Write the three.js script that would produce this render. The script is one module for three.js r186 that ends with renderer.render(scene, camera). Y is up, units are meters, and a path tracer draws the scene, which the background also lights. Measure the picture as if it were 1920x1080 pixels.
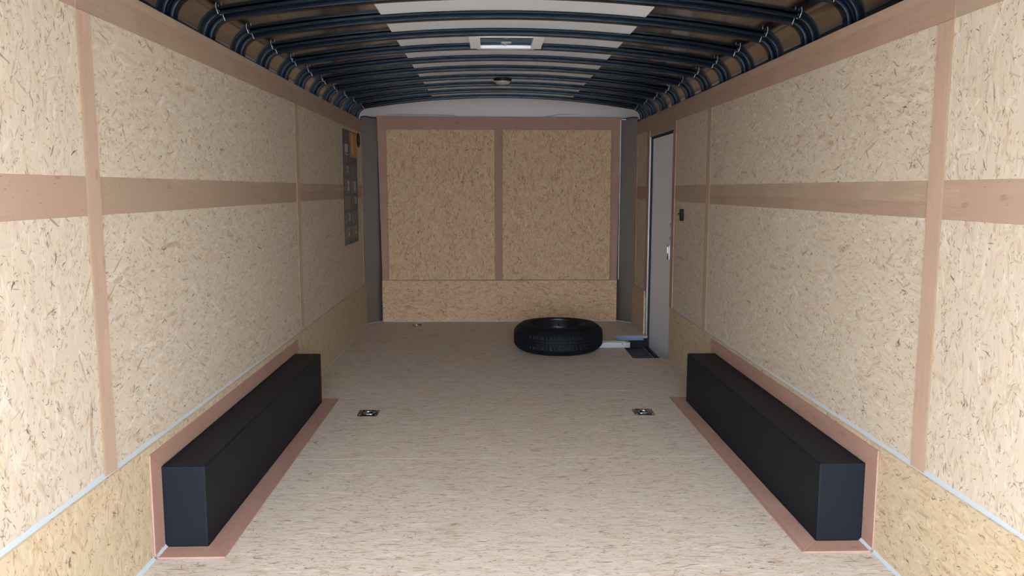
import * as THREE from 'three';
import { RoundedBoxGeometry } from 'three/addons/geometries/RoundedBoxGeometry.js';
import { mergeGeometries, toCreasedNormals } from 'three/addons/utils/BufferGeometryUtils.js';

// ---------------------------------------------------------------- camera, sky, exposure
const scene = new THREE.Scene();
const camera = new THREE.PerspectiveCamera(2 * Math.atan(540 / 1506.7) * 180 / Math.PI, 1920 / 1080, 0.05, 200);
camera.rotation.order = 'YXZ';
camera.position.set(-0.0896, 1.2179, 0);
camera.rotation.set(-0.12254, -0.02734, 0.0009);
{ // plain overcast daylight, brighter towards the zenith; it reaches the room through the open rear only
  const W = 64, H = 128, d = new Float32Array(W * H * 4);
  for (let j = 0; j < H; j++) for (let i = 0; i < W; i++) {
    const e = Math.max(0, Math.sin(((j + 0.5) / H - 0.5) * Math.PI)), L = (1 + 1.5 * e) / 1.6, k = (j * W + i) * 4;
    d[k] = 0.80 * L; d[k + 1] = 0.955 * L; d[k + 2] = 1.22 * L; d[k + 3] = 1;
  }
  const t = new THREE.DataTexture(d, W, H, THREE.RGBAFormat, THREE.FloatType);
  t.mapping = THREE.EquirectangularReflectionMapping; t.magFilter = THREE.LinearFilter; t.needsUpdate = true;
  scene.background = t;
}
scene.backgroundIntensity = 1.0;
const renderer = new THREE.WebGLRenderer({ antialias: true });
renderer.toneMapping = THREE.LinearToneMapping;
renderer.toneMappingExposure = 20.5;
renderer.shadowMap.enabled = true;

// ---------------------------------------------------------------- helpers
let seed = 7;
const rnd = () => { seed = (seed * 1664525 + 1013904223) >>> 0; return seed / 4294967296; };
const rr = (a, b) => a + (b - a) * rnd();
const gauss = () => (rnd() + rnd() + rnd() + rnd() - 2) * 1.0;
const names = {};
function numbered(n) { names[n] = (names[n] ?? -1) + 1; return names[n] ? n + '_' + String(names[n]).padStart(3, '0') : n; }
function tag(o, label, category, group) { o.userData.label = label; o.userData.category = category; if (group) o.userData.group = group; return o; }
function thing(name, label, category, pos = [0, 0, 0], group) {
  const g = new THREE.Group(); g.name = numbered(name); g.position.set(...pos); scene.add(g);
  return tag(g, label, category, group);
}
function struct(name, label, category) { const g = thing(name, label, category); g.userData.kind = 'structure'; return g; }
function mesh(name, geo, mat, parent) {
  const m = new THREE.Mesh(geo, mat); m.name = name; m.castShadow = m.receiveShadow = true; parent.add(m); return m;
}
// children of one parent with the same name take numbers of their own
function part(name, geo, mat, parent) {
  let n = 0; for (const c of parent.children) if (c.name === name || c.name.startsWith(name + '_0')) n++;
  return mesh(n ? name + '_' + String(n).padStart(3, '0') : name, geo, mat, parent);
}
// texture coordinates in metres, by the way each face looks
function uvm(g, { swap = false, ou = 0, ov = 0 } = {}) {
  if (g.index) g = g.toNonIndexed();
  const p = g.attributes.position, n = g.attributes.normal, a = new Float32Array(p.count * 2);
  for (let i = 0; i < p.count; i++) {
    const ax = Math.abs(n.getX(i)), ay = Math.abs(n.getY(i)), az = Math.abs(n.getZ(i));
    let u, v;
    if (ax >= ay && ax >= az) { u = p.getZ(i); v = p.getY(i); } else if (ay >= az) { u = p.getX(i); v = p.getZ(i); } else { u = p.getX(i); v = p.getY(i); }
    if (swap) [u, v] = [v, u];
    a[2 * i] = u + ou; a[2 * i + 1] = v + ov;
  }
  g.setAttribute('uv', new THREE.BufferAttribute(a, 2));
  return g;
}
const off = () => ({ ou: rr(0, 9), ov: rr(0, 9) });
function slab(x0, x1, y0, y1, z0, z1, o = {}) {
  const w = Math.abs(x1 - x0), h = Math.abs(y1 - y0), d = Math.abs(z1 - z0);
  const r = Math.min(o.r ?? 0.0012, w / 2.2, h / 2.2, d / 2.2);
  const g = r > 0 ? new RoundedBoxGeometry(w, h, d, o.seg ?? 1, r) : new THREE.BoxGeometry(w, h, d);
  g.translate((x0 + x1) / 2, (y0 + y1) / 2, (z0 + z1) / 2);
  return uvm(g, o);
}
function poly(pts, holes) {
  const s = new THREE.Shape(pts.map((p) => new THREE.Vector2(...p)));
  for (const h of holes ?? []) s.holes.push(new THREE.Path(h.map((p) => new THREE.Vector2(...p))));
  return s;
}
function extrude(shape, depth, bevel = 0.001) {
  return new THREE.ExtrudeGeometry(shape, bevel ? { depth: depth - 2 * bevel, bevelEnabled: true, bevelSize: bevel, bevelThickness: bevel, bevelOffset: -bevel, bevelSegments: 1 } : { depth, bevelEnabled: false }).translate(0, 0, bevel);
}
function plateXZ(pts, y0, y1, o = {}) {            // a flat piece lying on the floor: outline in (x, z)
  const g = extrude(poly(pts.map(([x, z]) => [x, -z]), o.holes?.map((h) => h.map(([x, z]) => [x, -z]))), y1 - y0, o.bevel ?? 0.001);
  g.rotateX(-Math.PI / 2).translate(0, y0, 0);
  return uvm(g, o);
}
function plateZY(pts, x0, x1, o = {}) {            // a flat piece on a side wall: outline in (z, y)
  const g = extrude(poly(pts.map(([z, y]) => [-z, y])), Math.abs(x1 - x0), o.bevel ?? 0.001);
  g.rotateY(Math.PI / 2).translate(Math.min(x0, x1), 0, 0);
  return uvm(g, o);
}
// sweep a closed profile (u along z, v towards the room) along a path of points with normals
function sweep(path, prof, crease = 0.6) {
  const pos = [], idx = [], m = prof.length, n = path.length;
  for (const [x, y, nx, ny] of path) for (const [u, v] of prof) pos.push(x + nx * v, y + ny * v, u);
  for (let i = 0; i < n - 1; i++) for (let j = 0; j < m; j++) {
    const a = i * m + j, b = i * m + (j + 1) % m, c = a + m, d = b + m;
    idx.push(a, c, b, b, c, d);
  }
  const tri = THREE.ShapeUtils.triangulateShape(prof.map((p) => new THREE.Vector2(...p)), []);
  for (const [a, b, c] of tri) { idx.push(a, b, c); const k = (n - 1) * m; idx.push(k + a, k + c, k + b); }
  const g = new THREE.BufferGeometry();
  g.setAttribute('position', new THREE.Float32BufferAttribute(pos, 3)); g.setIndex(idx); g.computeVertexNormals();
  return uvm(toCreasedNormals(g, crease));
}
const lathe = (pts, seg = 48) => new THREE.LatheGeometry(pts.map((p) => new THREE.Vector2(...p)), seg);

// ---------------------------------------------------------------- textures
function canvasTexture(c, srgb, size) {
  const t = new THREE.CanvasTexture(c);
  t.wrapS = t.wrapT = THREE.RepeatWrapping; t.magFilter = THREE.LinearFilter;
  if (srgb) t.colorSpace = THREE.SRGBColorSpace;
  t.repeat.set(1 / size[0], 1 / size[1]);
  return t;
}
const rgb = (c, a) => `rgba(${c.map((v) => Math.max(0, Math.min(255, Math.round(v)))).join(',')},${a.toFixed(3)})`;
// pressed board of wood strands that mostly lie along v
function strandBoard({ base, spread, tones, flecks, fleckTone, long, S = 2048, M = 2.2 }) {
  const c = document.createElement('canvas'); c.width = c.height = S;
  const x = c.getContext('2d'), k = S / M;
  x.fillStyle = rgb(base, 1); x.fillRect(0, 0, S, S);
  const sliver = (cx, cy, len, wid, ang, fill, bend = 0, jag = 0.25) => {
    const ca = Math.cos(ang), sa = Math.sin(ang), pts = [], N = 5;
    for (let i = 0; i <= N; i++) { const t = i / N - 0.5; pts.push([t * len, -wid / 2 * (1 - Math.abs(t) * 2 * rr(0.1, 1) * jag * 3) + bend * t * t * len]); }
    for (let i = N; i >= 0; i--) { const t = i / N - 0.5; pts.push([t * len + rr(-1, 1) * wid * jag, wid / 2 * (1 - Math.abs(t) * 2 * rr(0.1, 1) * jag * 3) + bend * t * t * len]); }
    const R = len * 0.6 + wid;
    x.fillStyle = fill;
    for (const dx of [-S, 0, S]) for (const dy of [-S, 0, S]) {
      const px = cx + dx, py = cy + dy;
      if (px < -R || px > S + R || py < -R || py > S + R) continue;
      x.beginPath();
      pts.forEach(([a, b], i) => { const X = px + a * ca - b * sa, Y = py + a * sa + b * ca; i ? x.lineTo(X, Y) : x.moveTo(X, Y); });
      x.closePath(); x.fill();
    }
  };
  const dir = (s) => Math.PI / 2 + gauss() * s * (rnd() < 0.18 ? 3 : 1);
  for (let i = 0; i < 17000; i++) {
    const t = tones[Math.floor(rnd() * tones.length)], l = rr(-14, 12);
    const big = rnd() < 0.12 ? 1.9 : 1, len = rr(0.018, 0.062) * big * k, wid = rr(0.004, 0.013) * big * k, a = dir(spread), cx = rnd() * S, cy = rnd() * S;
    sliver(cx, cy, len, wid, a, rgb([t[0] + l, t[1] + l, t[2] + l], rr(0.12, 0.5)), 0, 0.3);
    if (rnd() < 0.45) {                                         // the grain of the strand and the fine shadow gap at its edge
      const d = rnd() < 0.6 ? -26 : 16;
      for (let j = 0; j < 2; j++) { const o = rr(-0.5, 0.5) * wid; sliver(cx - Math.sin(a) * o, cy + Math.cos(a) * o, len * rr(0.2, 0.8), rr(0.6, 1.6), a, rgb([t[0] + d, t[1] + d, t[2] + d], rr(0.2, 0.5))); }
    }
  }
  for (let i = 0; i < flecks; i++) {
    const t = fleckTone[Math.floor(rnd() * fleckTone.length)], big = rnd() < 0.05;
    let cx = rnd() * S, cy = rnd() * S;
    const q = big ? 1 + Math.floor(rnd() * 3) : 1 + (rnd() < 0.2 ? 2 : 0);
    for (let j = 0; j < q; j++) sliver(cx + rr(-10, 10) * (j ? 1 : 0), cy + rr(-18, 18) * (j ? 1 : 0), rr(0.004, big ? 0.035 : 0.019) * k, rr(0.0010, big ? 0.0055 : 0.0027) * k, dir(spread * 2.2), rgb(t, rr(0.45, 1.0)), rr(-0.5, 0.5), 0.5);
  }
  for (let i = 0; i < long; i++) {
    const t = fleckTone[Math.floor(rnd() * fleckTone.length)].map((v) => v + 35);
    sliver(rnd() * S, rnd() * S, rr(0.02, 0.08) * k, rr(0.002, 0.008) * k, dir(spread * 1.6), rgb(t, rr(0.2, 0.7)), rr(-0.2, 0.2), 0.4);
  }
  return [canvasTexture(c, true, [M, M]), canvasTexture(c, false, [M, M])];
}
const fleckTone = [[88, 66, 44], [112, 86, 60], [66, 48, 34], [126, 92, 68]];
const [wallMap, wallBump] = strandBoard({ base: [187, 169, 144], spread: 0.55, flecks: 10000, fleckTone, long: 420,
  tones: [[199, 184, 160], [190, 171, 143], [176, 156, 131], [197, 179, 155], [186, 162, 124], [207, 195, 176], [166, 137, 106], [192, 166, 147], [196, 180, 148]] });
const [frontMap, frontBump] = strandBoard({ base: [194, 167, 134], spread: 0.45, flecks: 24000, fleckTone: [[80, 50, 30], [112, 74, 44], [54, 34, 22], [136, 86, 56]], long: 900,
  tones: [[205, 179, 146], [196, 168, 131], [184, 152, 118], [202, 168, 138], [190, 156, 114], [208, 188, 158], [174, 130, 96]] });
const [floorMap, floorBump] = strandBoard({ base: [190, 173, 152], spread: 0.17, flecks: 13000, fleckTone: [[100, 70, 46], [128, 88, 60], [70, 48, 32], [148, 98, 68]], long: 1500,
  tones: [[200, 184, 163], [191, 173, 150], [178, 159, 136], [197, 179, 160], [184, 162, 130], [208, 196, 178], [170, 144, 118], [192, 169, 152]] });
function plyTexture() {
  const W = 512, H = 1024, c = document.createElement('canvas'); c.width = W; c.height = H;
  const x = c.getContext('2d'); x.fillStyle = 'rgb(188,166,147)'; x.fillRect(0, 0, W, H);
  for (let i = 0; i < 60; i++) { x.fillStyle = rgb(rnd() < 0.5 ? [175, 149, 128] : [198, 180, 159], rr(0.08, 0.28)); const w = rr(20, 120); x.fillRect(rr(-60, W), 0, w, H); }
  for (let i = 0; i < 3200; i++) {
    const l = rr(30, 240), X = rnd() * W, Y = rnd() * H, t = rnd() < 0.7 ? [140, 110, 92] : [204, 184, 166];
    x.fillStyle = rgb(t, rr(0.04, 0.17));
    for (const d of [-H, 0]) { x.beginPath(); x.ellipse(X, Y + d + l / 2, rr(0.4, 1.2), l / 2, gauss() * 0.01, 0, 7); x.fill(); }
  }
  for (let i = 0; i < 140; i++) { const X = rnd() * W, Y = rnd() * H, r = rr(20, 90), c2 = rnd() < 0.5 ? [177, 148, 125] : [197, 180, 157]; for (let q = 0; q < 5; q++) { x.fillStyle = rgb(c2, 0.05); x.beginPath(); x.ellipse(X, Y, r * (0.3 + q * 0.12), r * (0.7 + q * 0.3), 0.1, 0, 7); x.fill(); } }
  for (let i = 0; i < 260; i++) { x.fillStyle = rgb([110, 78, 60], rr(0.2, 0.6)); x.fillRect(rnd() * W, rnd() * H, rr(1, 2), rr(3, 12)); }
  for (let i = 0; i < 5; i++) { const X = rnd() * W, Y = rnd() * H; for (let r = 12; r > 1; r -= 2) { x.strokeStyle = rgb([120, 78, 58], 0.22); x.lineWidth = 1.5; x.beginPath(); x.ellipse(X, Y, r * 0.6, r * 1.5, 0.1, 0, 7); x.stroke(); } }
  return [canvasTexture(c, true, [0.5, 1.0]), canvasTexture(c, false, [0.5, 1.0])];
}
const [plyMap, plyBump] = plyTexture();
function grainTexture(S, M, lo, hi, dots) {                    // fine even grain, used as relief only
  const c = document.createElement('canvas'); c.width = c.height = S; const x = c.getContext('2d');
  x.fillStyle = rgb([lo, lo, lo], 1); x.fillRect(0, 0, S, S);
  for (let i = 0; i < dots; i++) { const v = rr(lo - 50, hi + 50); x.fillStyle = rgb([v, v, v], 0.6); x.beginPath(); x.arc(rnd() * S, rnd() * S, rr(0.6, 2.2), 0, 7); x.fill(); }
  return canvasTexture(c, false, [M, M]);
}
const feltBump = grainTexture(512, 0.2, 110, 150, 26000);
function gritTexture() {                                       // dirty rubber tread with grit and shavings
  const S = 512, c = document.createElement('canvas'); c.width = c.height = S; const x = c.getContext('2d');
  x.fillStyle = 'rgb(72,76,80)'; x.fillRect(0, 0, S, S);
  for (let i = 0; i < 500; i++) { x.fillStyle = rgb([120, 118, 112], rr(0.1, 0.5)); x.beginPath(); x.ellipse(rnd() * S, rnd() * S, rr(1, 9), rr(0.6, 3), rr(0, 3), 0, 7); x.fill(); }
  for (let i = 0; i < 60; i++) { x.fillStyle = rgb([190, 176, 150], rr(0.3, 0.8)); x.beginPath(); x.ellipse(rnd() * S, rnd() * S, rr(2, 9), rr(1, 3), rr(0, 3), 0, 7); x.fill(); }
  return canvasTexture(c, true, [0.5, 0.5]);
}
function posterTexture() {                                     // dark instruction sheet: photo tiles and print too small to read
  const W = 512, H = 704, c = document.createElement('canvas'); c.width = W; c.height = H; const x = c.getContext('2d');
  x.fillStyle = 'rgb(62,60,62)'; x.fillRect(0, 0, W, H);
  x.fillStyle = 'rgb(186,122,44)'; x.fillRect(W * 0.47, 8, W * 0.53, H * 0.215);
  x.fillStyle = 'rgb(226,164,66)'; x.fillRect(W * 0.62, 8, W * 0.1, H * 0.2);
  x.fillStyle = 'rgb(120,122,128)'; x.fillRect(W * 0.47, H * 0.1, W * 0.1, H * 0.13); x.fillRect(W * 0.56, H * 0.19, W * 0.12, H * 0.04);
  x.fillStyle = 'rgb(210,208,204)'; for (let i = 0; i < 3; i++) x.fillRect(W * (0.14 + i * 0.07), H * 0.125, W * 0.045, H * 0.07);
  x.fillStyle = 'rgb(150,148,146)'; x.fillRect(W * 0.12, H * 0.205, W * 0.3, H * 0.012);
  x.strokeStyle = 'rgb(170,168,166)'; x.lineWidth = 5; x.beginPath(); x.arc(W * 0.22, H * 0.245, 16, 0, 5); x.stroke();
  const rows = [0.30, 0.43, 0.57, 0.71, 0.84];
  rows.forEach((y, r) => [0.05, 0.53].forEach((u, q) => {
    x.fillStyle = rgb([78 + 12 * ((r + q) % 3), 76 + 12 * ((r + q) % 3), 80 + 10 * (r % 2)], 1); x.fillRect(W * u, H * y, W * 0.43, H * 0.12);
    for (let i = 0; i < 5; i++) { x.fillStyle = rgb([176, 174, 172], 0.6); x.fillRect(W * (u + 0.02), H * (y + 0.012 + i * 0.018), W * rr(0.06, 0.16), 3); }
    if ((r * 2 + q) % 3 !== 1) { x.fillStyle = rgb([200, 196, 190], 0.8); const a = rr(0.2, 0.26); x.fillRect(W * (u + a), H * (y + 0.015), W * rr(0.07, 0.14), H * rr(0.05, 0.09)); x.fillStyle = 'rgb(90,90,96)'; x.fillRect(W * (u + a + 0.02), H * (y + 0.03), W * 0.05, H * 0.03); }
  }));
  const t = new THREE.CanvasTexture(c); t.colorSpace = THREE.SRGBColorSpace; t.magFilter = THREE.LinearFilter; return t;
}
function hatchTexture() {                                      // grey close print on the end of the white carton
  const W = 256, H = 64, c = document.createElement('canvas'); c.width = W; c.height = H; const x = c.getContext('2d');
  x.fillStyle = 'rgb(164,158,156)'; x.fillRect(0, 0, W, H);
  x.fillStyle = 'rgb(120,122,120)'; for (let i = 0; i < 8; i++) for (let j = 0; j < 4; j++) if ((i * 7 + j * 3) % 5) x.fillRect(214 + j * 10, 4 + i * 7, 7, 4);
  x.fillStyle = 'rgb(70,70,72)'; x.beginPath(); x.arc(190, 18, 6, 0, 7); x.fill();
  const t = new THREE.CanvasTexture(c); t.colorSpace = THREE.SRGBColorSpace; t.magFilter = THREE.LinearFilter; return t;
}

// ---------------------------------------------------------------- materials
const phy = (o) => new THREE.MeshPhysicalMaterial(o);
const std = (o) => new THREE.MeshStandardMaterial(o);
const col = (s) => new THREE.Color(s);
const M = {
  osb: std({ map: wallMap, bumpMap: wallBump, bumpScale: 0.0006, roughness: 0.72 }),
  osbFront: std({ map: frontMap, bumpMap: frontBump, bumpScale: 0.0006, roughness: 0.75, color: col('#fbeedd') }),
  osbKick: std({ map: wallMap, bumpMap: wallBump, bumpScale: 0.0008, roughness: 0.72, color: col('#f8f0de') }),
  osbFloor: std({ map: floorMap, bumpMap: floorBump, bumpScale: 0.0004, roughness: 0.6 }),
  ply: [col('#e4d8cc'), col('#e6d4c9'), col('#dfd4c7')].map((c) => std({ map: plyMap, bumpMap: plyBump, bumpScale: 0.0003, roughness: 0.65, color: c })),
  plyPink: std({ map: plyMap, bumpMap: plyBump, bumpScale: 0.0003, roughness: 0.62, color: col('#debfb8') }),
  plyBrown: std({ map: plyMap, bumpMap: plyBump, bumpScale: 0.0003, roughness: 0.65, color: col('#d2b0a0') }),
  batten: std({ map: plyMap, bumpMap: plyBump, bumpScale: 0.0003, roughness: 0.6, color: col('#f4e4d8') }),
  edge: std({ color: col('#80684a'), roughness: 0.75 }),
  caulk: std({ color: col('#aeb0ab'), roughness: 0.45 }),
  felt: phy({ color: col('#0f1216'), bumpMap: feltBump, bumpScale: 0.0006, roughness: 0.55, specularIntensity: 0.35 }),
  bow: phy({ color: col('#080c14'), roughness: 0.22, specularIntensity: 0.42, specularColor: new THREE.Color(0.75, 0.9, 1.0) }),
  seam: std({ color: col('#c8c8c6'), roughness: 0.4, metalness: 0.3 }),
  skin: std({ color: col('#928d87'), roughness: 0.12, metalness: 1.0 }),
  white: std({ color: col('#d8d8d6'), roughness: 0.6 }),
  cap: std({ color: col('#dcd3cd'), roughness: 0.5 }),
  alu: std({ color: col('#96938f'), roughness: 0.38, metalness: 0.9 }),
  aluStep: std({ color: col('#98a4b8'), roughness: 0.3, metalness: 0.8 }),
  dark: std({ color: col('#0d0e10'), roughness: 0.8 }),
  outer: std({ color: col('#8e9092'), roughness: 0.6 }),
  ground: std({ color: col('#a09f9c'), roughness: 0.95 }),
  door: std({ color: col('#e2dfdc'), roughness: 0.38 }),
  gasket: std({ color: col('#101114'), roughness: 0.7 }),
  chrome: std({ color: col('#c4cad4'), roughness: 0.09, metalness: 1 }),
  pan: std({ color: col('#848b96'), roughness: 0.12, metalness: 1 }),
  steel: std({ color: col('#9a9896'), roughness: 0.35, metalness: 0.9 }),
  black: phy({ color: col('#0e0e10'), roughness: 0.5, specularIntensity: 0.35 }),
  rubber: phy({ color: col('#0b0d11'), roughness: 0.6, specularIntensity: 0.4 }),
  rim: std({ color: col('#131417'), roughness: 0.35, metalness: 0.2 }),
  plastic: std({ color: col('#f4f4f3'), roughness: 0.4 }),
  smoked: phy({ color: col('#2c474d'), roughness: 0.35, specularIntensity: 0.15 }),
  grey: std({ color: col('#8f8d8a'), roughness: 0.45 }),
  lens: std({ color: col('#a89a86'), roughness: 0.3 }),
  grit: std({ map: gritTexture(), roughness: 0.8 }),
  red: std({ color: col('#6d2a24'), roughness: 0.5 }),
};
const X = 1.22, K = 0.016, END = -7.26, FRONT = -7.375, REAR = 0.03;
const DOOR = { z0: -5.765, z1: -6.645, top: 1.657 };
const STEP = { x: 0.942, z0: -5.70, z1: -6.585, y: -0.112 };

// ---------------------------------------------------------------- outside: ground and ramp in front of the open rear
const ground = struct('ground', 'pale concrete yard outside the open rear of the trailer', 'ground');
part('paving', slab(-30, 30, -0.75, -0.6, -9, 40, { r: 0 }), M.ground, ground);
const ramp = struct('ramp', 'lowered rear ramp door outside the opening', 'ramp');
part('ramp_deck', (() => { const g = new THREE.BoxGeometry(2.4, 0.04, 1.9); g.rotateX(Math.atan(0.55 / 1.8)); g.translate(0, -0.3, REAR + 0.95); return uvm(g, { swap: true }); })(), M.osbFloor, ramp);

// ---------------------------------------------------------------- floor
const floor = struct('floor', 'pale strand board floor laid in wide cross panels', 'floor');
const ringSpots = [[-0.757, -4.298], [0.752, -4.286], [-0.752, -7.168]];
const holeOf = ([x, z]) => [[x - 0.045, z - 0.048], [x + 0.045, z - 0.048], [x + 0.045, z + 0.048], [x - 0.045, z + 0.048]];
const cuts = [REAR, -1.105, -2.325, -3.545, -4.765, -5.985, -7.40];
for (let i = 0; i < 6; i++) {
  const a = cuts[i] - 0.0006, b = cuts[i + 1] + 0.0006, w = X + 0.004;
  let pts = [[-w, a], [-w, b], [w, b], [w, a]];
  if (i === 4) pts = [[-w, a], [-w, b], [STEP.x, b], [STEP.x, STEP.z0], [w, STEP.z0], [w, a]];
  if (i === 5) pts = [[-w, a], [-w, b], [w, b], [w, STEP.z1], [STEP.x, STEP.z1], [STEP.x, a]];
  part('floor_panel', plateXZ(pts, -0.018, 0, { swap: true, ...off(), bevel: 0.0006, holes: ringSpots.filter((s) => s[1] < a && s[1] > b).map(holeOf) }), M.osbFloor, floor);
}
part('underbody', slab(-1.28, 1.28, -0.26, -0.23, -7.44, REAR, { r: 0 }), M.dark, floor);
part('rear_sill', slab(-1.28, 1.28, -0.26, -0.02, REAR - 0.001, REAR + 0.03), M.steel, floor);

// ---------------------------------------------------------------- side walls
function fillet(side, y, z0, z1, h, d, x, up) {    // a hand-run bead of sealant with an uneven edge
  const n = Math.max(8, Math.round(Math.abs(z1 - z0) / 0.06)), pos = [], idx = [];
  for (let i = 0; i <= n; i++) {
    const z = z0 + (z1 - z0) * i / n, far = THREE.MathUtils.clamp(1 - (-2.6 - z) / 2.4, 0.3, 1), hh = h * far * (1 + 0.25 * gauss()), dd = d * (1 + 0.15 * gauss());
    pos.push(x, y, z, x - side * dd, y, z, x - side * dd * 0.38, y + up * hh * 0.34, z, x, y + up * hh, z);
  }
  for (let i = 0; i < n; i++) for (let j = 0; j < 4; j++) {
    const a = i * 4 + j, b = i * 4 + (j + 1) % 4; idx.push(a, b, a + 4, b, b + 4, a + 4);
  }
  const g = new THREE.BufferGeometry(); g.setAttribute('position', new THREE.Float32BufferAttribute(pos, 3)); g.setIndex(idx); g.computeVertexNormals();
  return uvm(toCreasedNormals(g, 0.7));
}
function sideWall(side, name, label) {
  const w = struct(name, label, 'wall'), L = side < 0;
  const y = L ? { t: 1.82, b: 1.708, m1: 1.252, m0: 1.142, k: 0.378 } : { t: 1.811, b: 1.696, m1: 1.244, m0: 1.132, k: 0.366 };
  const s1 = L ? [-2.30, -2.375] : [-2.304, -2.38], s2 = L ? [-4.765, -4.84] : [-4.79, -4.865];
  const x0 = side * X, x1 = side * (X + 0.005), at = (d) => side * (X - d);
  const bays = [[REAR, s1[0]], [s1[0], s2[0]]];
  if (L) bays.push([s2[0], END]); else bays.push([s2[0], DOOR.z0], [DOOR.z1, END]);
  bays.forEach(([za, zb], i) => {
    const g = 0.0001, a = za - g, b = zb + g;
    part('osb_panel', slab(x0, x1, y.m1 + g, y.b - g, a, b, { swap: i > 0, ...off(), r: 0.0004 }), M.osb, w);
    part('osb_panel', slab(x0, x1, 0.02, y.m0 - g, a, b, { swap: i > 0, ...off(), r: 0.0004 }), M.osb, w);
    part('plywood_band', slab(at(-0.0006), x1, y.m0 + g, y.m1 - g, a, b, { swap: true, ...off(), r: 0.0003 }), M.ply[(i + 1) % 3], w);
  });
  const trims = L ? [[REAR, s1[0]], [s1[0], s2[0] + 0.01], [s2[0] + 0.01, END]] : [[REAR, -2.30], [-2.30, -4.80], [-4.80, END]];
  trims.forEach(([a, b], i) => part('top_trim', slab(at(0.0015), side * (X + 0.005), y.b, y.t, a - 0.0006, b + 0.0006, { swap: true, ...off() }), M.ply[(L ? [1, 2, 0] : [2, 1, 0])[i]], w));
  for (const s of [s1, s2]) {
    part('batten', slab(at(0.0044), x0, y.k, y.b - 0.001, s[0], s[1], { ...off(), r: 0.0008 }), M.batten, w);
    part('batten_edge', slab(at(0.0040), x0, y.k, y.b - 0.001, s[0] + 0.0012, s[0] - 0.0005, { r: 0 }), M.edge, w);
  }
  part('end_stile', slab(at(0.004), x0, y.k, y.b, END + 0.075, END, off()), M.ply[0], w);
  const kicks = L ? [[REAR, END - 0.02]] : [[REAR, DOOR.z0 + 0.05], [DOOR.z1 - 0.035, END - 0.02]];
  kicks.forEach(([a, b]) => {
    part('kick_board', slab(at(K), at(0), 0, y.k, a, b, { swap: !L, ...off(), r: 0.0025 }), M.osbKick, w);
    part('caulk_bead', fillet(side, y.k, a, b, 0.012, 0.006, at(0), 1), M.caulk, w);
  });
  for (const [a, b] of [[REAR, L ? -2.56 : -2.55], [L ? -4.60 : -4.588, L ? END : STEP.z0 + 0.1]]) part('floor_bead', fillet(side, 0, a, b, 0.01, 0.008, at(K), 1), M.caulk, w);
  // outer sheet, with the doorway left open on the right
  const o0 = side * (X + 0.042), o1 = side * (X + 0.06);
  if (L) part('outer_sheet', slab(o0, o1, -0.26, 1.80, REAR, -7.44, { r: 0 }), M.outer, w);
  else {
    part('outer_sheet', slab(o0, o1, -0.26, 1.80, REAR, DOOR.z0, { r: 0 }), M.outer, w);
    part('outer_sheet', slab(o0, o1, -0.26, 1.80, DOOR.z1, -7.44, { r: 0 }), M.outer, w);
    part('outer_sheet', slab(o0, o1, DOOR.top + 0.02, 1.80, DOOR.z0, DOOR.z1, { r: 0 }), M.outer, w);
    const zs = [DOOR.z0 + 0.075, DOOR.z0 - 0.004], zf = [DOOR.z1 + 0.012, DOOR.z1 - 0.075];
    part('door_casing', slab(at(0.006), x0, y.k - 0.003, DOOR.top + 0.04, zs[0], zs[1], off()), M.plyPink, w);
    part('door_casing', slab(at(0.006), x0, y.k - 0.05, DOOR.top + 0.04, zf[0], zf[1], off()), M.plyPink, w);
    part('door_header', slab(at(0.001), x1, DOOR.top, y.b, DOOR.z0 + 0.07, DOOR.z1 - 0.02, off()), M.ply[0], w);
    part('pier', slab(at(0), side * (X + 0.04), -0.2, DOOR.top, DOOR.z0 + 0.045, DOOR.z0 - 0.002, off()), M.osbKick, w);
  }
  return w;
}
sideWall(-1, 'wall_left', 'left side wall of strand board with plywood bands and battens');
sideWall(1, 'wall_right', 'right side wall of strand board with plywood bands and a side door');

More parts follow.
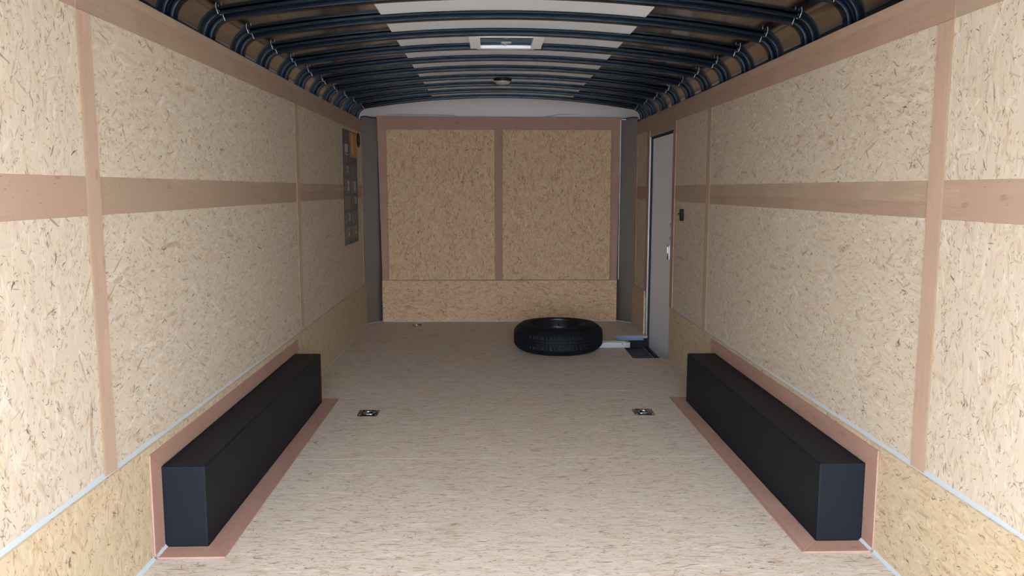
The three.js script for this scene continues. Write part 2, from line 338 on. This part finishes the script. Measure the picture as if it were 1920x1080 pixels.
// ---------------------------------------------------------------- front wall
const front = struct('wall_front', 'front wall of two strand board panels framed in plywood above a low board', 'wall');
{
  const z = FRONT, f = z + 0.006;
  const xl = (y) => -1.079 - 0.024 * (y - 0.378) / 1.49, xr = (y) => 1.082 + 0.013 * (y - 0.378) / 1.49;
  part('osb_panel', slab(-1.03, -0.009, 0.36, 1.76, z - 0.012, z, off()), M.osbFront, front);
  part('osb_panel', slab(-0.008, 1.03, 0.36, 1.76, z - 0.012, z, off()), M.osbFront, front);
  const up = (pts, z0, z1, o) => uvm(extrude(poly(pts), z1 - z0, 0.001).translate(0, 0, z0), o);
  part('top_rail', up([[xl(1.748), 1.748], [xr(1.748), 1.748], [xr(1.862), 1.860], [xl(1.866), 1.866]], z, f, { swap: true, ...off() }), M.plyBrown, front);
  part('stile', up([[xl(0.385), 0.385], [-1.016, 0.385], [-1.022, 1.748], [xl(1.748), 1.748]], z, f, off()), M.plyBrown, front);
  part('stile', up([[1.014, 0.385], [xr(0.385), 0.385], [xr(1.748), 1.748], [1.011, 1.748]], z, f, off()), M.plyBrown, front);
  part('stile', up([[-0.045, 0.385], [0.026, 0.385], [0.027, 1.748], [-0.050, 1.748]], z, f, off()), M.plyBrown, front);
  part('kick_board', slab(-1.081, 1.082, 0, 0.382, z, z + 0.018, { swap: true, ...off(), r: 0.002 }), M.osbFront, front);
  part('caulk_bead', uvm(new THREE.BoxGeometry(2.15, 0.005, 0.008).translate(0, 0.3845, z + 0.008)), M.edge, front);
  part('edge_strip', slab(1.0945, 1.0985, 0.385, 1.84, z - 0.004, z + 0.005), M.plastic, front);
  part('floor_bead', uvm(new THREE.CylinderGeometry(0.004, 0.004, 2.16, 6).rotateZ(Math.PI / 2).translate(0, 0.001, z + 0.02)), M.caulk, front);
  part('outer_sheet', slab(-1.28, 1.28, -0.26, 2.12, -7.47, -7.44, { r: 0 }), M.outer, front);
  // bent sheet metal corners
  for (const s of [-1, 1]) {
    const pts = [], n = 10;                        // almost flat, set at a slant
      for (let i = 0; i <= n; i++) { const t = i / n, w = 0.006 * Math.sin(Math.PI * t); pts.push([s * (1.221 - 0.142 * t + w * 0.7), -7.225 - 0.172 * t - w * 0.7]); }
      const outerPts = pts.map(([a, b]) => [a + s * 0.003, b - 0.003]).reverse();
    const line = [...pts, [s * 1.06, -7.397], [s * 1.06, -7.400], ...outerPts];
    const g = extrude(poly(line.map(([a, b]) => [a, -b])), 1.845, 0).rotateX(-Math.PI / 2);
    part('corner_post', uvm(toCreasedNormals(g, 0.5)), M.alu, front);
    part('corner_bead', uvm(new THREE.TubeGeometry(new THREE.CatmullRomCurve3(pts.map(([a, b]) => new THREE.Vector3(a - s * 0.002, 0.001, b + 0.002))), 20, 0.004, 6)), M.caulk, front);
  }
  // white moulded nose piece between the last bow and the wall
  const A = [], B = [];
  const n = 96;
  for (let i = 0; i <= n; i++) {
    const t = -1 + 2 * i / n, s = Math.sign(t), q = Math.abs(t);
    A.push(q < 0.86 ? [t / 0.86 * 1.14, 2.026 - 0.0697 * (q / 0.86 * 1.14) ** 2] : (() => { const a = (q - 0.86) / 0.14 * 1.35 + 0.156; return [s * (1.14 + 0.115 * (Math.sin(a) - 0.155)), 2.026 - 0.0906 - 0.115 * (0.988 - Math.cos(a))]; })());
    B.push(q < 0.86 ? [t / 0.86 * 1.11, 1.862, -7.40] : (() => { const a = (q - 0.86) / 0.14 * Math.PI / 2; return [s * (1.11 + 0.13 * Math.sin(a)), 1.862 - 0.03 * (q - 0.86) / 0.14, -7.40 + 0.13 * (1 - Math.cos(a))]; })());
  }
  const pos = [], idx = [], rows = 12;
  for (let j = 0; j <= rows; j++) for (let i = 0; i <= n; i++) {
    const e = j / rows, ey = e * e * 0.55 + e * 0.45, ez = Math.sqrt(e) * 0.5 + e * 0.5;
    pos.push(A[i][0] + (B[i][0] - A[i][0]) * e, A[i][1] + (B[i][1] - A[i][1]) * ey, -7.09 + (B[i][2] + 7.09) * ez);
  }
  for (let j = 0; j < rows; j++) for (let i = 0; i < n; i++) { const a = j * (n + 1) + i, b = a + 1, c = a + n + 1, d = c + 1; idx.push(a, b, c, b, d, c); }
  const g = new THREE.BufferGeometry(); g.setAttribute('position', new THREE.Float32BufferAttribute(pos, 3)); g.setIndex(idx); g.computeVertexNormals();
  const back = g.clone(); back.translate(0, 0.004, -0.004);
  part('nose_cap', uvm(mergeGeometries([g, back])), M.cap, front);
  // loose ends of the liner in the two top corners and the lifted lip above the rail
  for (const s of [-1, 1]) {
    const c = new THREE.CatmullRomCurve3([[s * 1.235, 1.848, -7.255], [s * 1.2, 1.858, -7.30], [s * 1.15, 1.852, -7.33], [s * 1.105, 1.846, -7.35]].map((p) => new THREE.Vector3(...p)));
    part('liner_seam', uvm(new THREE.TubeGeometry(c, 16, 0.0035, 6)), M.gasket, front);
  }
  part('lip_strip', uvm(new THREE.TubeGeometry(new THREE.CatmullRomCurve3([[0.40, 1.864, -7.372], [0.46, 1.870, -7.371], [0.52, 1.884, -7.369], [0.8, 1.889, -7.37], [1.09, 1.886, -7.37]].map((p) => new THREE.Vector3(...p))), 24, 0.003, 6)), M.grey, front);
  part('lip_strip', uvm(new THREE.TubeGeometry(new THREE.CatmullRomCurve3([[-1.09, 1.882, -7.37], [-0.8, 1.880, -7.37], [-0.44, 1.874, -7.371], [-0.38, 1.866, -7.372]].map((p) => new THREE.Vector3(...p))), 24, 0.003, 6)), M.grey, front);
  part('tape_scrap', slab(1.10, 1.135, 1.835, 1.843, -7.33, -7.325), M.plastic, front);
}

// ---------------------------------------------------------------- ceiling: metal skin, white liner, black bows
const ceiling = struct('ceiling', 'arched metal roof with a white centre liner and black steel bows', 'ceiling');
const XC = 1.158, RC = 0.115, ROOF = (x) => 2.03 - 0.0697 * x * x;
function roofPath(xa = -9, xb = 9, low = 1.80) {
  const half = [];
  for (let i = 0; i <= 24; i++) { const x = XC * i / 24, s = 2 * 0.0697 * x, l = Math.hypot(1, s); half.push([x, ROOF(x), -s / l, -1 / l]); }
  const t0 = Math.atan(2 * 0.0697 * XC), y0 = ROOF(XC);
  for (let i = 1; i <= 14; i++) { const a = t0 + (Math.PI / 2 - t0) * i / 14; half.push([XC + RC * (Math.sin(a) - Math.sin(t0)), y0 - RC * (Math.cos(t0) - Math.cos(a)), -Math.sin(a), -Math.cos(a)]); }
  const e = half[half.length - 1]; half.push([e[0], low, -1, 0]);
  const all = [...half.slice(1).reverse().map(([x, y, nx, ny]) => [-x, y, -nx, ny]), ...half];
  if (xa > -9) { const cut = all.filter(([x]) => x > xa && x < xb); const ends = (x) => { const s = 2 * 0.0697 * x, l = Math.hypot(1, s); return [x, ROOF(x), -s / l, -1 / l]; }; return [ends(xa), ...cut, ends(xb)]; }
  return all;
}
part('roof_skin', sweep(roofPath(-9, 9, 1.74), [[REAR, -0.006], [REAR, 0], [-7.45, 0], [-7.45, -0.006]], 0.8), M.skin, ceiling);
part('roof_liner', sweep(roofPath(-0.583, 0.625), [[REAR, 0.0005], [REAR, 0.0035], [-7.12, 0.0035], [-7.12, 0.0005]], 0.8), M.white, ceiling);
const bend = (u, v, r, n = 5) => Array.from({ length: n + 1 }, (_, i) => { const a = Math.PI / 2 * i / n; return [u - r + r * Math.cos(a), v - r + r * Math.sin(a)]; });
const bowProfile = [[0.086, 0.0042], ...bend(0.086, 0.0155, 0.004), [0.062, 0.0155], [0.0595, 0.0135], [0.058, 0.007], [0.047, 0.007], [0.0455, 0.009], ...bend(0.0455, 0.0302, 0.004), [0.004, 0.0302], [0.0012, 0.0290], [0, 0.0262], [0, 0.0042]].reverse();
const bowGeo = sweep(roofPath(-9, 9, 1.74), bowProfile, 0.35);
const seamGeo = (() => {                                       // bright cut edges where the bent corner meets the straight bow
  const list = [];
  for (const s of [-1, 1]) {
    const a = 0.36, t0 = Math.atan(2 * 0.0697 * XC), x = XC + RC * (Math.sin(a) - Math.sin(t0)), y = ROOF(XC) - RC * (Math.cos(t0) - Math.cos(a));
    for (const [u, v0, v1] of [[0.0812, 0.001, 0.018], [0.0458, 0.004, 0.034], [0.112, 0.0005, 0.02]]) {
      const g = new THREE.BoxGeometry(0.002, v1 - v0, 0.002); g.translate(0, -(v0 + v1) / 2, 0); g.rotateZ(-s * a); g.translate(s * x, y, u); list.push([uvm(g)]);
    }
  }
  return list.map((l) => l[0]);
})();
const bow0 = part('roof_bow', bowGeo, M.bow, ceiling);
bow0.userData.label = 'black steel roof bow with bent corners';
for (const g of seamGeo) part('weld_seam', g, M.seam, bow0);
const bent = roofPath(-9, 9, 1.74), flangeProf = [[0.124, 0.0012], [0.124, 0.003], [0.088, 0.0042], [0.088, 0.0012]].reverse();
for (const side of [-1, 1]) part('corner_flange', sweep(bent.filter(([x, y]) => side * x > XC + 0.02), flangeProf, 0.5), M.bow, bow0);
bow0.position.z = -3.464 + 0.406 * 8;
for (let i = 1; i < 18; i++) { const b = bow0.clone(); b.name = 'roof_bow_' + String(i).padStart(3, '0'); b.position.z = -3.464 + 0.406 * (8 - i); ceiling.add(b); }

// ---------------------------------------------------------------- side door and step well
const door = struct('door_1', 'pale grey side door with chrome latch in the right wall', 'door');
{
  const x = X + 0.026, z0 = DOOR.z0, z1 = DOOR.z1;
  part('door_leaf', slab(x, x + 0.03, -0.108, DOOR.top - 0.03, z0 + 0.0, z1 + 0.016, { r: 0.003 }), M.door, door);
  part('door_jamb', slab(X - 0.002, X + 0.012, -0.17, DOOR.top, z1 + 0.004, z1 - 0.02), M.alu, door);
  part('door_jamb', slab(X + 0.001, X + 0.02, DOOR.top - 0.016, DOOR.top, z0, z1), M.alu, door);
  part('door_gasket', slab(X + 0.012, X + 0.03, -0.15, DOOR.top, z1 + 0.014, z1 - 0.006), M.gasket, door);
  part('door_gasket', slab(X + 0.012, X + 0.03, DOOR.top - 0.034, DOOR.top - 0.012, z0, z1), M.gasket, door);
  part('door_backing', slab(X + 0.058, X + 0.062, -0.24, DOOR.top + 0.03, z0 + 0.04, z1 - 0.04, { r: 0 }), M.outer, door);
  const lt = part('door_latch', slab(x - 0.008, x, 0.692, 0.806, -5.928, -5.988, { r: 0.004, seg: 2 }), M.chrome, door);
  part('latch_lever', slab(x - 0.017, x - 0.008, 0.738, 0.796, -5.944, -5.968, { r: 0.004, seg: 2 }), M.chrome, lt);
  part('latch_button', slab(x - 0.012, x - 0.008, 0.696, 0.720, -5.942, -5.972, { r: 0.002 }), M.red, lt);
  for (const y of [0.953, 0.857]) part('bolt_head', uvm(new THREE.CylinderGeometry(0.011, 0.012, 0.006, 12).rotateZ(Math.PI / 2).translate(x - 0.003, y, -5.915)), M.steel, door);
}
const step = struct('step_well', 'sunken dark entry step with metal edging beside the door', 'step');
{
  const { x, z0, z1, y } = STEP;
  part('tread', slab(x - 0.02, X + 0.03, y - 0.01, y, z0 + 0.02, z1 - 0.02, { r: 0 }), M.grit, step);
  part('riser', slab(x - 0.006, x - 0.001, y, -0.018, z0, z1, { r: 0 }), M.dark, step);
  part('riser', slab(x, X, y, -0.019, z0 + 0.006, z0 + 0.001, { r: 0 }), M.dark, step);
  part('riser', slab(x, X, y, -0.019, z1 - 0.006, z1 - 0.001, { r: 0 }), M.dark, step);
  part('metal_edging', slab(x, X - 0.03, -0.036, 0.0025, z1 + 0.003, z1, { r: 0.001 }), M.aluStep, step);
  part('metal_edging', slab(x - 0.001, x + 0.002, -0.020, 0.0015, z0, z1, { r: 0.0005 }), M.steel, step);
  part('threshold_rail', slab(X - 0.035, X - 0.028, y, y + 0.02, z0, z1), M.steel, step);
  part('threshold_rail', slab(X - 0.01, X + 0.02, y, y + 0.012, z0, z1), M.gasket, step);
}

// ---------------------------------------------------------------- wheel boxes
function wheelBox(side, label) {
  const t = thing('wheel_well_box', label, 'wheel box'), s = side;
  const xw = X - K, xi = s < 0 ? 1.055 : 1.042, xo = s < 0 ? 0.972 : 0.962, za = s < 0 ? -2.648 : -2.638, zb = s < 0 ? -4.525 : -4.512, top = s < 0 ? 0.287 : 0.282;
  const zo = za + 0.085, zp = zb - 0.072, yt = 0.354, g = 0.003;
  part('box_shell', slab(s * (xw - 0.0002), s * xi, 0.0002, top, za, zb, { r: 0.006, seg: 2 }), M.felt, t);
  const a = s * (xw - 0.0055), b = s * (xw - 0.0003);
  part('wall_trim', plateZY([[zo, 0.006], [za + g, 0.006], [za + g, top + g], [zo, yt]], a, b, off()), M.plyPink, t);
  part('wall_trim', plateZY([[zo - 0.0005, yt], [za + g, top + g + 0.0005], [zb - g, top + g + 0.0005], [zp, yt]], a, b, { swap: true, ...off() }), M.plyPink, t);
  part('wall_trim', plateZY([[zp, yt - 0.001], [zb - g, top + g], [zb - g, 0.006], [zp, 0.006]], a, b, off()), M.plyPink, t);
  const fx = (v) => s * v;
  part('floor_trim', plateXZ([[fx(xw - 0.01), zo], [fx(xo), zo], [fx(xi - g), za + g], [fx(xw - 0.01), za + g]], 0.0002, 0.0055, { swap: true, ...off() }), M.plyPink, t);
  part('floor_trim', plateXZ([[fx(xo), zo - 0.0005], [fx(xo), zp], [fx(xi - g), zb - g], [fx(xi - g), za + g]], 0.0002, 0.0055, off()), M.plyPink, t);
  part('floor_trim', plateXZ([[fx(xo), zp - 0.0005], [fx(xw - 0.01), zp], [fx(xw - 0.01), zb - g], [fx(xi - g), zb - g]], 0.0002, 0.0055, { swap: true, ...off() }), M.plyPink, t);
  part('corner_bead', fillet(s, 0.0055, zo, za, 0.008, 0.007, s * (xw - 0.0055), 1), M.caulk, t);
  return t;
}
wheelBox(-1, 'long black wheel box with pink plywood edging along the left wall');
wheelBox(1, 'long black wheel box with pink plywood edging along the right wall');

// ---------------------------------------------------------------- spare tyre lying flat
{
  const t = thing('spare_tire', 'black spare tire lying flat on the floor near the front wall', 'tire', [0.429, 0, -6.045]);
  const R = 0.338, H = 0.206, seg = 240;
  const half = [[0.205, 0.030], [0.207, 0.016], [0.214, 0.007], [0.226, 0.003], [0.25, 0.0005], [0.272, 0.003], [0.290, 0.009], [0.305, 0.018], [0.318, 0.029], [0.3285, 0.041], [0.3335, 0.050]];
  const tread = [];
  for (const [y0, y1] of [[0.054, 0.076], [0.084, 0.099], [0.107, 0.122], [0.130, 0.152]]) tread.push([R - 0.005, y0 - 0.002], [R + (y0 > 0.06 && y1 < 0.14 ? 0.001 : -0.001), y0], [R + (y0 > 0.06 && y1 < 0.14 ? 0.001 : -0.001), y1], [R - 0.005, y1 + 0.002]);
  const prof = [...half, ...tread, ...half.slice().reverse().map(([r, y]) => [r, H - y]), [0.198, H - 0.05], [0.198, 0.05], [0.205, 0.030]];
  const g = lathe(prof, seg), p = g.attributes.position;
  for (let i = 0; i < p.count; i++) {                          // cross cuts of the tread and the ribs on the shoulder
    const x = p.getX(i), y = p.getY(i), z = p.getZ(i), r = Math.hypot(x, z), k = Math.round(Math.atan2(z, x) / (2 * Math.PI) * seg);
    let d = 0;
    if (r > R - 0.003 && (y < 0.08 || y > 0.126) && ((k % 4) + 4) % 4 === 0) d = 0.005;
    else if (r > R - 0.003 && ((k % 3) + 3) % 3 === 0) d = 0.003;
    else if (r > 0.312 && r < R - 0.003 && (y < 0.049 || y > H - 0.049) && ((k % 4) + 4) % 4 === 0) d = 0.003;
    if (d) { p.setX(i, x * (1 - d / r)); p.setZ(i, z * (1 - d / r)); }
  }
  g.computeVertexNormals();
  part('tire_carcass', uvm(toCreasedNormals(g, 0.5)), M.rubber, t);
  const rings = [0.226, 0.262, 0.284].map((r, i) => new THREE.TorusGeometry(r, 0.0018, 6, 96).rotateX(Math.PI / 2).translate(0, H - [0.0022, 0.001, 0.0055][i], 0));
  part('sidewall_rib', uvm(mergeGeometries(rings)), M.rubber, t);
  const rim = part('wheel_rim', uvm(lathe([[0.206, H - 0.006], [0.206, H - 0.016], [0.196, H - 0.026], [0.19, H - 0.05], [0.178, H - 0.065], [0.174, 0.09], [0.165, 0.075], [0.13, 0.072], [0.105, 0.098], [0.08, 0.104], [0.055, 0.098], [0.042, 0.096], [0.042, 0.09], [0.055, 0.091], [0.08, 0.097], [0.104, 0.091], [0.13, 0.065], [0.17, 0.066], [0.18, 0.09], [0.184, H - 0.062], [0.198, H - 0.048], [0.203, H - 0.024], [0.212, H - 0.012], [0.212, H - 0.005]], 72)), M.rim, t);
  for (let i = 0; i < 5; i++) { const a = i * Math.PI * 2 / 5 + 0.3; part('lug_hole', uvm(new THREE.TorusGeometry(0.0085, 0.0025, 6, 16).rotateX(Math.PI / 2).translate(0.06 * Math.cos(a), 0.101, 0.06 * Math.sin(a))), M.steel, rim); }
  part('valve_stem', uvm(new THREE.CylinderGeometry(0.004, 0.005, 0.035, 8).rotateX(0.4).translate(0.02, H - 0.045, -0.178)), M.rubber, rim);
}

// ---------------------------------------------------------------- tie-down rings let into the floor
function tieRing([x, z], label) {
  const t = thing('tie_down_ring', label, 'tie-down ring', [x, 0, z]);
  const W = 0.056, D = 0.06, n = 40, pos = [], idx = [];
  for (let j = 0; j <= n; j++) for (let i = 0; i <= n; i++) {
    const u = (i / n * 2 - 1), v = (j / n * 2 - 1), c = 0.22;
    let px = u * W, pz = v * D;
    const ex = Math.max(0, Math.abs(u) - (1 - c)), ez = Math.max(0, Math.abs(v) - (1 - c)), e = Math.hypot(ex, ez);
    if (e > 0 && ex > 0 && ez > 0) { const m = Math.max(ex, ez) / e; px = Math.sign(u) * W * ((1 - c) + ex * m); pz = Math.sign(v) * D * ((1 - c) + ez * m); }
    const q = Math.max(Math.abs(px) / W, Math.abs(pz) / D), f = THREE.MathUtils.smoothstep(q, 0.50, 0.76);
    pos.push(px, q > 0.98 ? 0.0003 : 0.0028 * f - 0.0135 * (1 - f), pz);
  }
  for (let j = 0; j < n; j++) for (let i = 0; i < n; i++) { const a = j * (n + 1) + i; idx.push(a, a + n + 1, a + 1, a + 1, a + n + 1, a + n + 2); }
  const g = new THREE.BufferGeometry(); g.setAttribute('position', new THREE.Float32BufferAttribute(pos, 3)); g.setIndex(idx); g.computeVertexNormals();
  part('pan', uvm(g), M.pan, t);
  const pts = [[-0.024, 0.0, 0.018], [-0.026, 0.001, -0.004], [-0.018, 0.0015, -0.021], [0, 0.002, -0.027], [0.018, 0.0015, -0.021], [0.026, 0.001, -0.004], [0.024, 0, 0.018]].map((p) => new THREE.Vector3(...p));
  part('ring', uvm(new THREE.TubeGeometry(new THREE.CatmullRomCurve3(pts, true), 48, 0.0042, 8)), M.chrome, t);
  part('clamp', slab(-0.014, 0.014, -0.004, 0.0045, 0.008, 0.028, { r: 0.004, seg: 2 }), M.chrome, t);
  for (const [a, b] of [[-1, -1], [1, -1], [-1, 1], [1, 1]]) part('screw', uvm(new THREE.SphereGeometry(0.005, 10, 6).scale(1, 0.5, 1).translate(a * 0.043, 0.003, b * 0.047)), M.steel, t);
  return t;
}
tieRing(ringSpots[0], 'chrome tie-down ring let into the floor beside the left wheel box');
tieRing(ringSpots[1], 'chrome tie-down ring let into the floor beside the right wheel box');
tieRing(ringSpots[2], 'small metal tie-down ring in the floor just before the front wall');

// ---------------------------------------------------------------- white carton by the step
{
  const t = thing('white_carton', 'narrow white carton lying between the tire and the step well', 'box');
  const hatch = hatchTexture(), m = std({ map: hatch, roughness: 0.7 });
  const g = new RoundedBoxGeometry(0.235, 0.042, 0.075, 1, 0.002); g.translate(0.8735, 0.0215, -6.125);
  const p = g.attributes.position, uv = g.attributes.uv;
  for (let i = 0; i < p.count; i++) uv.setXY(i, (p.getX(i) - 0.756) / 0.235, p.getY(i) / 0.043);
  part('carton_body', g, m, t);
  part('tape_strip', slab(0.78, 0.96, 0.0426, 0.0432, -6.105, -6.145, { r: 0 }), M.plastic, t);
}

// ---------------------------------------------------------------- roof vent and dome light
{
  const t = thing('roof_vent', 'white framed roof vent with smoked lid and crank between roof bows', 'roof vent', [0.0, 1.998, -4.466]);
  const xo = 0.197, zf = -0.19, zn = 0.192, xi = 0.14, ni = 0.16, fi = -0.152;
  const ring = (a, b, c, d) => [[-a, b], [-a, c], [d, c], [d, b]];
  const g1 = extrude(poly([[-xo + 0.012, -zn], [xo - 0.012, -zn], [xo, -zn + 0.012], [xo, -zf - 0.02], [xo - 0.02, -zf], [-xo + 0.02, -zf], [-xo, -zf - 0.02], [-xo, -zn + 0.012]], [[[-xi, -ni], [xi, -ni], [xi, -fi], [-xi, -fi]]]), 0.0018, 0.0006).rotateX(-Math.PI / 2);
  part('vent_frame', uvm(g1), M.plastic, t);
  const g2 = extrude(poly([[-xi - 0.004, -ni - 0.004], [xi + 0.004, -ni - 0.004], [xi + 0.004, -fi + 0.004], [-xi - 0.004, -fi + 0.004]], [[[-xi, -ni], [xi, -ni], [xi, -fi], [-xi, -fi]]]), 0.024, 0).rotateX(-Math.PI / 2).translate(0, 0.001, 0);
  part('vent_liner', uvm(g2), M.plastic, t);
  part('vent_lid', slab(-xi, xi, 0.0235, 0.027, fi, ni, { r: 0 }), M.smoked, t);
  const c = part('crank_housing', mergeGeometries([slab(-0.028, 0.012, 0.004, 0.016, -0.06, -0.02, { r: 0.005, seg: 2 }), slab(0.004, 0.03, 0.006, 0.017, -0.056, -0.026, { r: 0.005, seg: 2 })]), M.grey, t);
  part('crank_knob', uvm(new THREE.CylinderGeometry(0.007, 0.008, 0.01, 14).translate(-0.006, 0.001, -0.04)), M.grey, c);
  part('lift_arm', slab(-0.012, 0.012, 0.019, 0.0232, 0.03, 0.06, { r: 0.002 }), M.grey, t);
  for (const x of [-0.152, 0.152]) part('corner_clip', slab(x - 0.006, x + 0.006, 0.0012, -0.0006, -0.168, -0.176), M.plastic, t);
}
{
  const t = thing('dome_light', 'small dark oval dome light with tan lens under a far roof bow', 'ceiling light', [0.002, 2.0, -5.86]);
  part('light_base', uvm(lathe([[0, 0], [0.064, 0], [0.066, -0.004], [0.062, -0.018], [0.058, -0.022], [0, -0.022]], 40)), M.black, t);
  part('light_lens', uvm(lathe([[0.056, -0.0221], [0.054, -0.030], [0.044, -0.038], [0.026, -0.043], [0, -0.044]], 40)), M.lens, t);
  part('switch_tab', slab(-0.066, -0.048, -0.03, -0.022, 0.03, 0.046, { r: 0.003 }), M.grey, t);
}

// ---------------------------------------------------------------- wall fittings
{
  const g = new THREE.BoxGeometry(0.002, 0.905, 0.645), p = g.attributes.position, uv = g.attributes.uv;
  g.translate(-X + 0.0022, 1.228, -6.605);
  for (let i = 0; i < p.count; i++) uv.setXY(i, (-6.2825 - p.getZ(i)) / 0.645, (p.getY(i) - 0.7755) / 0.905);
  const t = thing('poster', 'dark grey instruction poster with an orange corner on the left wall', 'poster');
  part('sheet', g, std({ map: posterTexture(), roughness: 0.5 }), t);
  for (const [y, z] of [[1.67, -6.29], [1.67, -6.92], [0.786, -6.29], [0.786, -6.92]]) part('staple', slab(-X + 0.0033, -X + 0.0045, y - 0.001, y + 0.001, z - 0.006, z + 0.006, { r: 0 }), M.steel, t);
}
{
  const t = thing('wall_vent', 'round black vent cover high on the left wall beside the poster', 'vent', [-X, 1.632, -7.02]);
  part('vent_rim', uvm(lathe([[0.044, 0.0005], [0.060, 0.0005], [0.060, 0.006], [0.055, 0.010], [0.046, 0.010], [0.044, 0.006]], 40).rotateZ(-Math.PI / 2)), M.black, t);
  for (let i = -3; i <= 3; i++) { const w = Math.sqrt(0.045 ** 2 - (i * 0.0125) ** 2); part('louvre', slab(0.001, 0.007, i * 0.0125 - 0.0035, i * 0.0125 + 0.0035, -w, w, { r: 0.001 }), M.black, t); }
}
{
  const t = thing('light_switch', 'small black light switch on the right wall beside the door', 'switch', [X, 1.045, -5.435]);
  part('switch_box', slab(-0.022, -0.0002, -0.04, 0.04, -0.024, 0.024, { r: 0.006, seg: 2 }), M.black, t);
  part('toggle', uvm(new THREE.CylinderGeometry(0.004, 0.006, 0.016, 10).rotateZ(Math.PI / 2 - 0.25).translate(-0.028, 0.006, 0)), M.black, t);
}

renderer.render(scene, camera);
